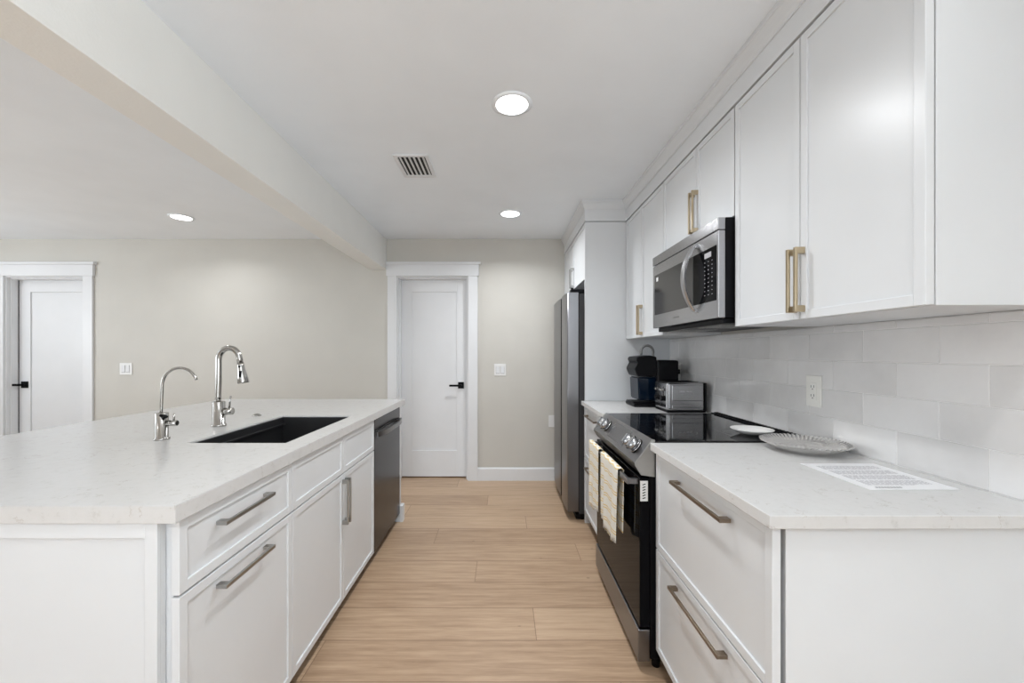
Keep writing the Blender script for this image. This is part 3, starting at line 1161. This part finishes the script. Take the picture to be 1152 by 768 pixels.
for k in range(7):
    y = 1.975 + k * 0.010
    bx(bm, MX + 0.0014, MX + 0.003, y, y + 0.006, 1.463, 1.471)
obj('logo_mark', bm, 'slot_grey', dr)
bm = bmesh.new()
hp = []
for k in range(25):
    u = k / 24
    z = 1.474 + 0.298 * u
    x = MX - 0.006 - 0.052 * math.sin(PI * u) ** 0.8
    hp.append((x, z))
vv = []
for k, (x, z) in enumerate(hp):
    w = 0.011 + 0.004 * math.sin(PI * k / 24)
    vv.append([bm.verts.new((x + dx, 1.800 + dy, z)) for dx, dy in ((-0.006, -w * 0.7), (-0.006, w * 0.7), (0.0, w), (0.008, w), (0.008, -w), (0.0, -w))])
for a, c in zip(vv[:-1], vv[1:]):
    for i in range(6):
        j = (i + 1) % 6
        f = bm.faces.new((a[i], a[j], c[j], c[i]))
        f.smooth = False
bm.faces.new(vv[0][::-1])
bm.faces.new(vv[-1])
for z in (1.478, 1.768):
    bx(bm, MX - 0.006, MX + 0.0025, 1.790, 1.810, z - 0.010, z + 0.010, 0.001)
obj('handle', bm, 'steel', dr)['label'] = 'bowed steel handle'
bm = bmesh.new()
bx(bm, MX + 0.03, XR - 0.014, MY0 + 0.01, MY1 - 0.01, 1.408, 1.4297, 0.004)
un = obj('underside', bm, 'black_plastic', t_)
for y in (1.70, 2.05):
    bm = bmesh.new()
    bx(bm, 0.925, 1.10, y - 0.005, y + 0.205, 1.4065, 1.4079)
    for k in range(10):
        x = 0.93 + k * 0.016
        bx(bm, x, x + 0.007, y, y + 0.20, 1.4045, 1.4066)
    obj('grease_filter', bm, 'nickel', un)

# ---------------- refrigerator
FY0, FY1 = 3.066, 3.90
t_ = thing('refrigerator', 'stainless side-by-side refrigerator beside the far wall', 'refrigerator', (0.88, 3.48, 0))
obj('cabinet_body', box(0.585, 1.245, FY0 + 0.004, FY1 - 0.004, 0.05, 1.745, 0.004), 'fridge_side', t_)
YS = 3.40


def fdoor(y0, y1):
    """slightly domed full-height door"""
    bm = bmesh.new()
    nseg = 12
    poly = []
    for k in range(nseg + 1):
        u = k / nseg
        yy = y0 + (y1 - y0) * u
        x = 0.488 + 0.010 * (abs(2 * u - 1)) ** 3
        poly.append((x, yy))
    poly += [(0.577, y1), (0.577, y0)]
    z0, z1 = 0.072, 1.752
    v0 = [bm.verts.new((p[0], p[1], z0)) for p in poly]
    v1 = [bm.verts.new((p[0], p[1], z1)) for p in poly]
    n = len(poly)
    for i in range(n):
        j = (i + 1) % n
        f = bm.faces.new((v0[i], v0[j], v1[j], v1[i]))
        f.smooth = i < nseg
    bm.faces.new(v0[::-1])
    bm.faces.new(v1)
    return bm


d = obj('door', fdoor(FY0, YS - 0.004), 'steel_side', t_)
obj('grip_edge', box(0.492, 0.520, YS - 0.0035, YS + 0.0035, 0.08, 1.745), 'black_plastic', d)
d = obj('door', fdoor(YS + 0.004, FY1), 'steel_side', t_)
obj('gasket', box(0.5775, 0.5845, FY0 + 0.006, FY1 - 0.006, 0.075, 1.742), 'black_matte', t_)
bm = bmesh.new()
bx(bm, 0.52, 0.66, FY0 + 0.005, FY0 + 0.075, 1.7525, 1.778, 0.004)
cyl(bm, (0.535, FY0 + 0.035, 1.784), 0.010, 0.014, 'Z', seg=14)
obj('hinge_cover', bm, 'black_plastic', t_)
obj('hinge_cover', box(0.52, 0.66, FY1 - 0.075, FY1 - 0.005, 1.7525, 1.778, 0.004), 'black_plastic', t_)
obj('base_grille', box(0.56, 0.60, FY0 + 0.01, FY1 - 0.01, 0.012, 0.0495, 0.002), 'black_plastic', t_)
for x, y in ((0.62, FY0 + 0.05), (0.62, FY1 - 0.05), (1.2, FY0 + 0.05), (1.2, FY1 - 0.05)):
    bm = bmesh.new()
    cyl(bm, (x, y, 0.025), 0.022, 0.0499, 'Z', seg=16)
    obj('foot', bm, 'black_plastic', t_)

# ---------------- toaster
TX0, TX1, TY0, TY1 = 0.985, 1.225, 2.405, 2.605
t_ = thing('toaster', 'brushed steel four-slot toaster beside the cooktop', 'toaster', (1.105, 2.505, ZT))
bm = bmesh.new()
bx(bm, TX0 + 0.004, TX1 - 0.004, TY0 + 0.004, TY1 - 0.004, ZT + 0.001, ZT + 0.012, 0.003)
obj('base', bm, 'black_plastic', t_)
bm = bmesh.new()
bx(bm, TX0, TX1 - 0.012, TY0, TY1, ZT + 0.0125, ZT + 0.183, 0.016, 4)
sh = obj('shell', bm, 'steel', t_)
bm = bmesh.new()
bx(bm, TX1 - 0.0118, TX1, TY0 + 0.001, TY1 - 0.001, ZT + 0.0125, ZT + 0.180, 0.004, 3)
obj('rear_cap', bm, 'black_plastic', t_)
bm = bmesh.new()
bx(bm, TX0 + 0.03, TX1 - 0.022, TY0 - 0.0035, TY0 + 0.001, ZT + 0.072, ZT + 0.165, 0.003, 3)
bx(bm, TX0 + 0.03, TX1 - 0.022, TY0 - 0.0035, TY0 + 0.001, ZT + 0.024, ZT + 0.046, 0.003, 3)
obj('embossed_panel', bm, 'steel', sh)
bm = bmesh.new()
for k in range(9):
    if k != 4:
        x = TX0 + 0.075 + k * 0.0085
        bx(bm, x, x + 0.005, TY0 - 0.0042, TY0 - 0.003, ZT + 0.124, ZT + 0.132)
obj('logo_mark', bm, 'print_grey', sh)
bm = bmesh.new()
for x in (0, 1):
    for y in (0, 1):
        xx = TX0 + 0.03 + x * 0.0
        yy = TY0 + 0.025 + y * 0.085
        bx(bm, TX0 + 0.03, TX1 - 0.04, yy, yy + 0.022, ZT + 0.1825, ZT + 0.1845)
        bx(bm, TX0 + 0.03, TX1 - 0.04, yy + 0.034, yy + 0.056, ZT + 0.1825, ZT + 0.1845)
obj('slots', bm, 'black_matte', t_)
for y in (TY0 + 0.055, TY0 + 0.145):
    bm = bmesh.new()
    bx(bm, TX0 - 0.0015, TX0 + 0.002, y - 0.004, y + 0.004, ZT + 0.075, ZT + 0.155, 0.0005)
    obj('lever_slot', bm, 'black_matte', t_)
    bm = bmesh.new()
    bx(bm, TX0 - 0.022, TX0 - 0.0016, y - 0.018, y + 0.018, ZT + 0.128, ZT + 0.143, 0.003)
    obj('lever', bm, 'chrome', t_)
    bm = bmesh.new()
    cyl(bm, (TX0 - 0.009, y, ZT + 0.082), 0.016, 0.017, 'X', seg=24, bev=0.002)
    obj('browning_dial', bm, 'black_plastic', t_)
    for k in range(3):
        bm = bmesh.new()
        cyl(bm, (TX0 - 0.003, y - 0.024 + k * 0.024, ZT + 0.040), 0.007, 0.006, 'X', seg=16)
        obj('button', bm, 'black_plastic', t_)

# ---------------- coffee maker
t_ = thing('coffee_maker', 'black single-serve coffee maker with blue tank and loop handle', 'coffee maker', (1.0, 2.76, ZT))
bm = bmesh.new()
bx(bm, 0.872, 1.02, 2.66, 2.85, ZT + 0.001, ZT + 0.026, 0.006, 3)
bx(bm, 0.872, 1.01, 2.675, 2.835, ZT + 0.0262, ZT + 0.032, 0.002)
obj('drip_tray', bm, 'black_plastic', t_)
bm = bmesh.new()
bx(bm, 1.022, 1.165, 2.65, 2.87, ZT + 0.001, ZT + 0.312, 0.012, 3)
obj('body', bm, 'black_plastic', t_)
bm = bmesh.new()
prism(bm, [(0.905, ZT + 0.045), (1.0215, ZT + 0.045), (1.0215, ZT + 0.2), (0.898, ZT + 0.2)], 2.665, 2.84, 'Y')
bmesh.ops.bevel(bm, geom=bm.edges[:], offset=0.008, segments=3, affect='EDGES')
obj('water_tank', bm, 'tank_blue', t_)['label'] = 'dark blue translucent tank'
bm = bmesh.new()
prism(bm, [(0.896, ZT + 0.205), (1.0215, ZT + 0.205), (1.0215, ZT + 0.335), (0.975, ZT + 0.345), (0.893, ZT + 0.335), (0.885, ZT + 0.315), (0.902, ZT + 0.295), (0.876, ZT + 0.255)], 2.66, 2.85, 'Y')
bmesh.ops.bevel(bm, geom=bm.edges[:], offset=0.004, segments=2, affect='EDGES')
obj('brew_head', bm, 'black_plastic', t_)
bm = bmesh.new()
pts = []
for k in range(21):
    a = PI * 1.12 - PI * 1.22 * k / 20
    pts.append((0.972 + 0.041 * math.cos(a), 2.70, ZT + 0.366 + 0.045 * math.sin(a)))
pts.append((1.014, 2.70, ZT + 0.33))
pts.append((1.018, 2.70, ZT + 0.285))
tube(bm, pts, 0.0085, 12)
obj('loop_handle', bm, 'slot_grey', t_)['label'] = 'grey loop handle'
bm = bmesh.new()
tube(bm, [(1.165, 2.80, 1.10), (1.19, 2.81, 1.11), (1.20, 2.825, 1.13), (1.205, 2.84, 1.15), (1.213, 2.85, 1.155)], 0.004, 8)
bx(bm, 1.212, 1.2555, 2.832, 2.868, 1.140, 1.172, 0.005)
obj('power_cord', bm, 'black_plastic', t_)


# ---------------- outlets and switches
def outlet_x(y, z, label, cat='outlet', w=0.078, h=0.125, rock=0):
    t_ = thing('wall_outlet', label, cat, (XW, y, z))
    bm = bmesh.new()
    bx(bm, XW - 0.006, XW - 0.0005, y - w / 2, y + w / 2, z - h / 2, z + h / 2, 0.002)
    obj('cover_plate', bm, 'outlet_white', t_)
    bm = bmesh.new()
    bx(bm, XW - 0.0085, XW - 0.0061, y - 0.0175, y + 0.0175, z - 0.034, z + 0.034, 0.001)
    r = obj('receptacle', bm, 'outlet_white', t_)
    bm = bmesh.new()
    for k in (-1, 1):
        zc = z + k * 0.018
        bx(bm, XW - 0.0092, XW - 0.0086, y - 0.009, y - 0.006, zc - 0.004, zc + 0.006)
        bx(bm, XW - 0.0092, XW - 0.0086, y + 0.006, y + 0.009, zc - 0.004, zc + 0.005)
        cyl(bm, (XW - 0.0089, y, zc - 0.010), 0.0028, 0.0006, 'X', seg=10)
    obj('slots', bm, 'slot_grey', r)


outlet_x(1.618, 1.134, 'white double power outlet on the tile above the near counter')
outlet_x(2.875, 1.150, 'white power outlet behind the coffee maker, plug in it')


def switch_y(name, x, z, w, h, gangs, label, cat):
    t_ = thing(name, label, cat, (x, YW, z))
    bm = bmesh.new()
    bx(bm, x - w / 2, x + w / 2, YW - 0.007, YW - 0.0005, z - h / 2, z + h / 2, 0.002)
    obj('cover_plate', bm, 'plastic_white', t_)
    for g_ in range(gangs):
        xc = x + (g_ - (gangs - 1) / 2) * 0.046
        bm = bmesh.new()
        prism(bm, [(YW - 0.0072, z - 0.034), (YW - 0.0095, z - 0.034), (YW - 0.0125, z + 0.034), (YW - 0.0072, z + 0.034)], xc - 0.017, xc + 0.017, 'X')
        obj('rocker', bm, 'trim_paint', t_)
        bm = bmesh.new()
        for s in (-1, 1):
            bx(bm, xc - 0.019 if s < 0 else xc + 0.0175, xc - 0.0175 if s < 0 else xc + 0.019, YW - 0.0078, YW - 0.0071, z - 0.036, z + 0.036)
        bx(bm, xc - 0.019, xc + 0.019, YW - 0.0078, YW - 0.0071, z - 0.0375, z - 0.0345)
        obj('rocker_gap', bm, 'slot_grey', t_)


switch_y('light_switch', -0.03, 1.118, 0.12, 0.12, 2, 'white two-rocker switch plate on far wall right of the hall door', 'light switch')
switch_y('light_switch', -3.815, 1.128, 0.125, 0.12, 2, 'white two-rocker switch plate on the left part of the far wall', 'light switch')
switch_y('utility_box', 0.515, 0.60, 0.11, 0.12, 0, 'small white cover plate low on the far wall beside the refrigerator', 'cover plate')

# ---------------- plates
bm = bmesh.new()
lathe(bm, [(0.0, 0.0), (0.035, 0.0), (0.06, 0.008), (0.083, 0.022), (0.084, 0.024), (0.081, 0.0245), (0.058, 0.012), (0.033, 0.005), (0.0, 0.005)], (1.085, 1.745, 0.9345), 48)
o = obj('spoon_rest_dish', bm, 'ceramic_white')
tag(o, 'small shallow white dish on the rear corner of the cooktop', 'dish')

bm = bmesh.new()
seg = 120
c = (1.112, 1.478, ZT + 0.0005)
prof = [(0.0, 0.0), (0.075, 0.0), (0.09, 0.006), (0.105, 0.013), (0.118, 0.021), (0.138, 0.0315), (0.1405, 0.0335), (0.137, 0.0345), (0.116, 0.024), (0.104, 0.0175), (0.086, 0.010), (0.0, 0.008)]
rings = []
for pi_, (r, z) in enumerate(prof):
    ring = []
    for i in range(seg):
        a = 2 * PI * i / seg
        am = max(0, (r - 0.112) / 0.028)
        fl = 0.0024 * am * (1 if i % 2 else -1)
        ring.append(bm.verts.new((c[0] + (r + fl * 0.5) * math.cos(a), c[1] + (r + fl * 0.5) * math.sin(a), c[2] + max(0, z + fl))))
    rings.append(ring)
for k in range(len(rings) - 1):
    for i in range(seg):
        j = (i + 1) % seg
        if k == 0:
            if i % 1 == 0:
                pass
        f = bm.faces.new((rings[k][i], rings[k][j], rings[k + 1][j], rings[k + 1][i]))
bmesh.ops.remove_doubles(bm, verts=bm.verts[:], dist=1e-6)
o = obj('fluted_plate', bm, 'silver_glass')
tag(o, 'round fluted silvery plate on the near right counter', 'plate')

# ---------------- printed sheet
t_ = thing('printed_sheet', 'white printed sheet lying on the right foreground countertop', 'paper', (1.085, 1.175, ZT))
px0, px1, py0, py1 = 0.965, 1.205, 1.052, 1.302
obj('paper', box(px0, px1, py0, py1, ZT + 0.0003, ZT + 0.0011), 'paper_white', t_)
bm = bmesh.new()
rnd = random.Random(5)
y = py1 - 0.035
ln = 0
while y > py0 + 0.035:
    x = px0 + 0.028
    end = px1 - 0.028 - (0.08 * rnd.random() if ln % 6 == 5 else 0)
    while x < end:
        w = rnd.uniform(0.006, 0.018)
        bx(bm, x, min(x + w, end), y, y + 0.0032, ZT + 0.0011, ZT + 0.0013)
        x += w + 0.003
    y -= 0.0068 if ln % 6 != 5 else 0.014
    ln += 1
obj('printed_text', bm, 'print_grey', t_)
bm = bmesh.new()
x = px0 + 0.03
for k in range(9):
    bx(bm, x, x + 0.006, py0 + 0.014, py0 + 0.020, ZT + 0.0011, ZT + 0.0013)
    x += 0.008
obj('heading', bm, 'print_black', t_)


# ---------------- ceiling fittings
def downlight(x, y, power, label):
    t_ = thing('recessed_ceiling_light', label, 'ceiling light', (x, y, CEIL), 'recessed ceiling lights')
    bm = bmesh.new()
    lathe(bm, [(0.074, 0.0), (0.094, 0.0), (0.094, -0.003), (0.078, -0.007), (0.074, -0.006)], (x, y, CEIL - 0.0002), 48)
    obj('trim_ring', bm, 'ceiling_paint', t_)
    bm = bmesh.new()
    cyl(bm, (x, y, CEIL - 0.003), 0.0735, 0.004, 'Z', seg=48)
    obj('lens', bm, 'lamp_glow', t_)
    d = bpy.data.lights.new('lamp', 'AREA')
    d.shape = 'DISK'
    d.size = 0.14
    d.energy = power
    d.color = (0.95, 0.975, 1.0)
    d.spread = 2.6
    lo = bpy.data.objects.new('lamp', d)
    C.objects.link(lo)
    lo.parent = t_
    lo.location = (0, 0, -0.012)


downlight(0.041, 1.852, P_NEAR, 'round recessed light, the large one over the near aisle')
downlight(0.059, 3.303, P_NEAR, 'small round recessed light near the far wall over the aisle')
downlight(-2.727, 3.39, 4.0, 'round recessed light beyond the beam over the left room')
for x, y in ((0.04, 0.35), (0.04, -1.2), (0.04, -2.8)):  # unseen fixtures, added to brighten floor, counters and cabinet fronts
    downlight(x, y, P_AISLE, 'added unseen recessed light over the aisle behind the viewpoint')
for x, y in ((-2.727, 1.7), (-2.727, 0.0), (-2.727, -1.8), (-4.9, 3.39), (-4.9, 1.7), (-4.9, 0.0), (-4.9, -1.8)):  # more unseen fixtures, added as extra light in the left room
    downlight(x, y, P_LIVING, 'added unseen recessed light over the left room outside the view')

t_ = thing('ceiling_vent', 'white louvred air vent in the kitchen ceiling', 'vent', (-0.54, 2.46, CEIL))
vx0, vx1, vy0, vy1 = -0.642, -0.435, 2.315, 2.606
bm = bmesh.new()
fw = 0.022
z0, z1 = CEIL - 0.010, CEIL - 0.0005
bx(bm, vx0, vx1, vy0, vy0 + fw, z0, z1, 0.002)
bx(bm, vx0, vx1, vy1 - fw, vy1, z0, z1, 0.002)
bx(bm, vx0, vx0 + fw, vy0 + fw, vy1 - fw, z0, z1, 0.002)
bx(bm, vx1 - fw, vx1, vy0 + fw, vy1 - fw, z0, z1, 0.002)
obj('frame', bm, 'trim_paint', t_)
obj('duct_shade_plate', box(vx0 + fw, vx1 - fw, vy0 + fw, vy1 - fw, CEIL - 0.0015, CEIL - 0.0003), 'black_matte', t_)  # black plate paints the shade of a duct opening that isn't cut
ns = 6
for k in range(ns):
    x = vx0 + fw + 0.006 + k * (vx1 - vx0 - 2 * fw) / ns
    bm = bmesh.new()
    prism(bm, [(x, CEIL - 0.0020), (x + 0.014, CEIL - 0.0092), (x + 0.0155, CEIL - 0.0082), (x + 0.0015, CEIL - 0.0018)], vy0 + fw, vy1 - fw, 'Y')
    obj('louvre', bm, 'trim_paint', t_)
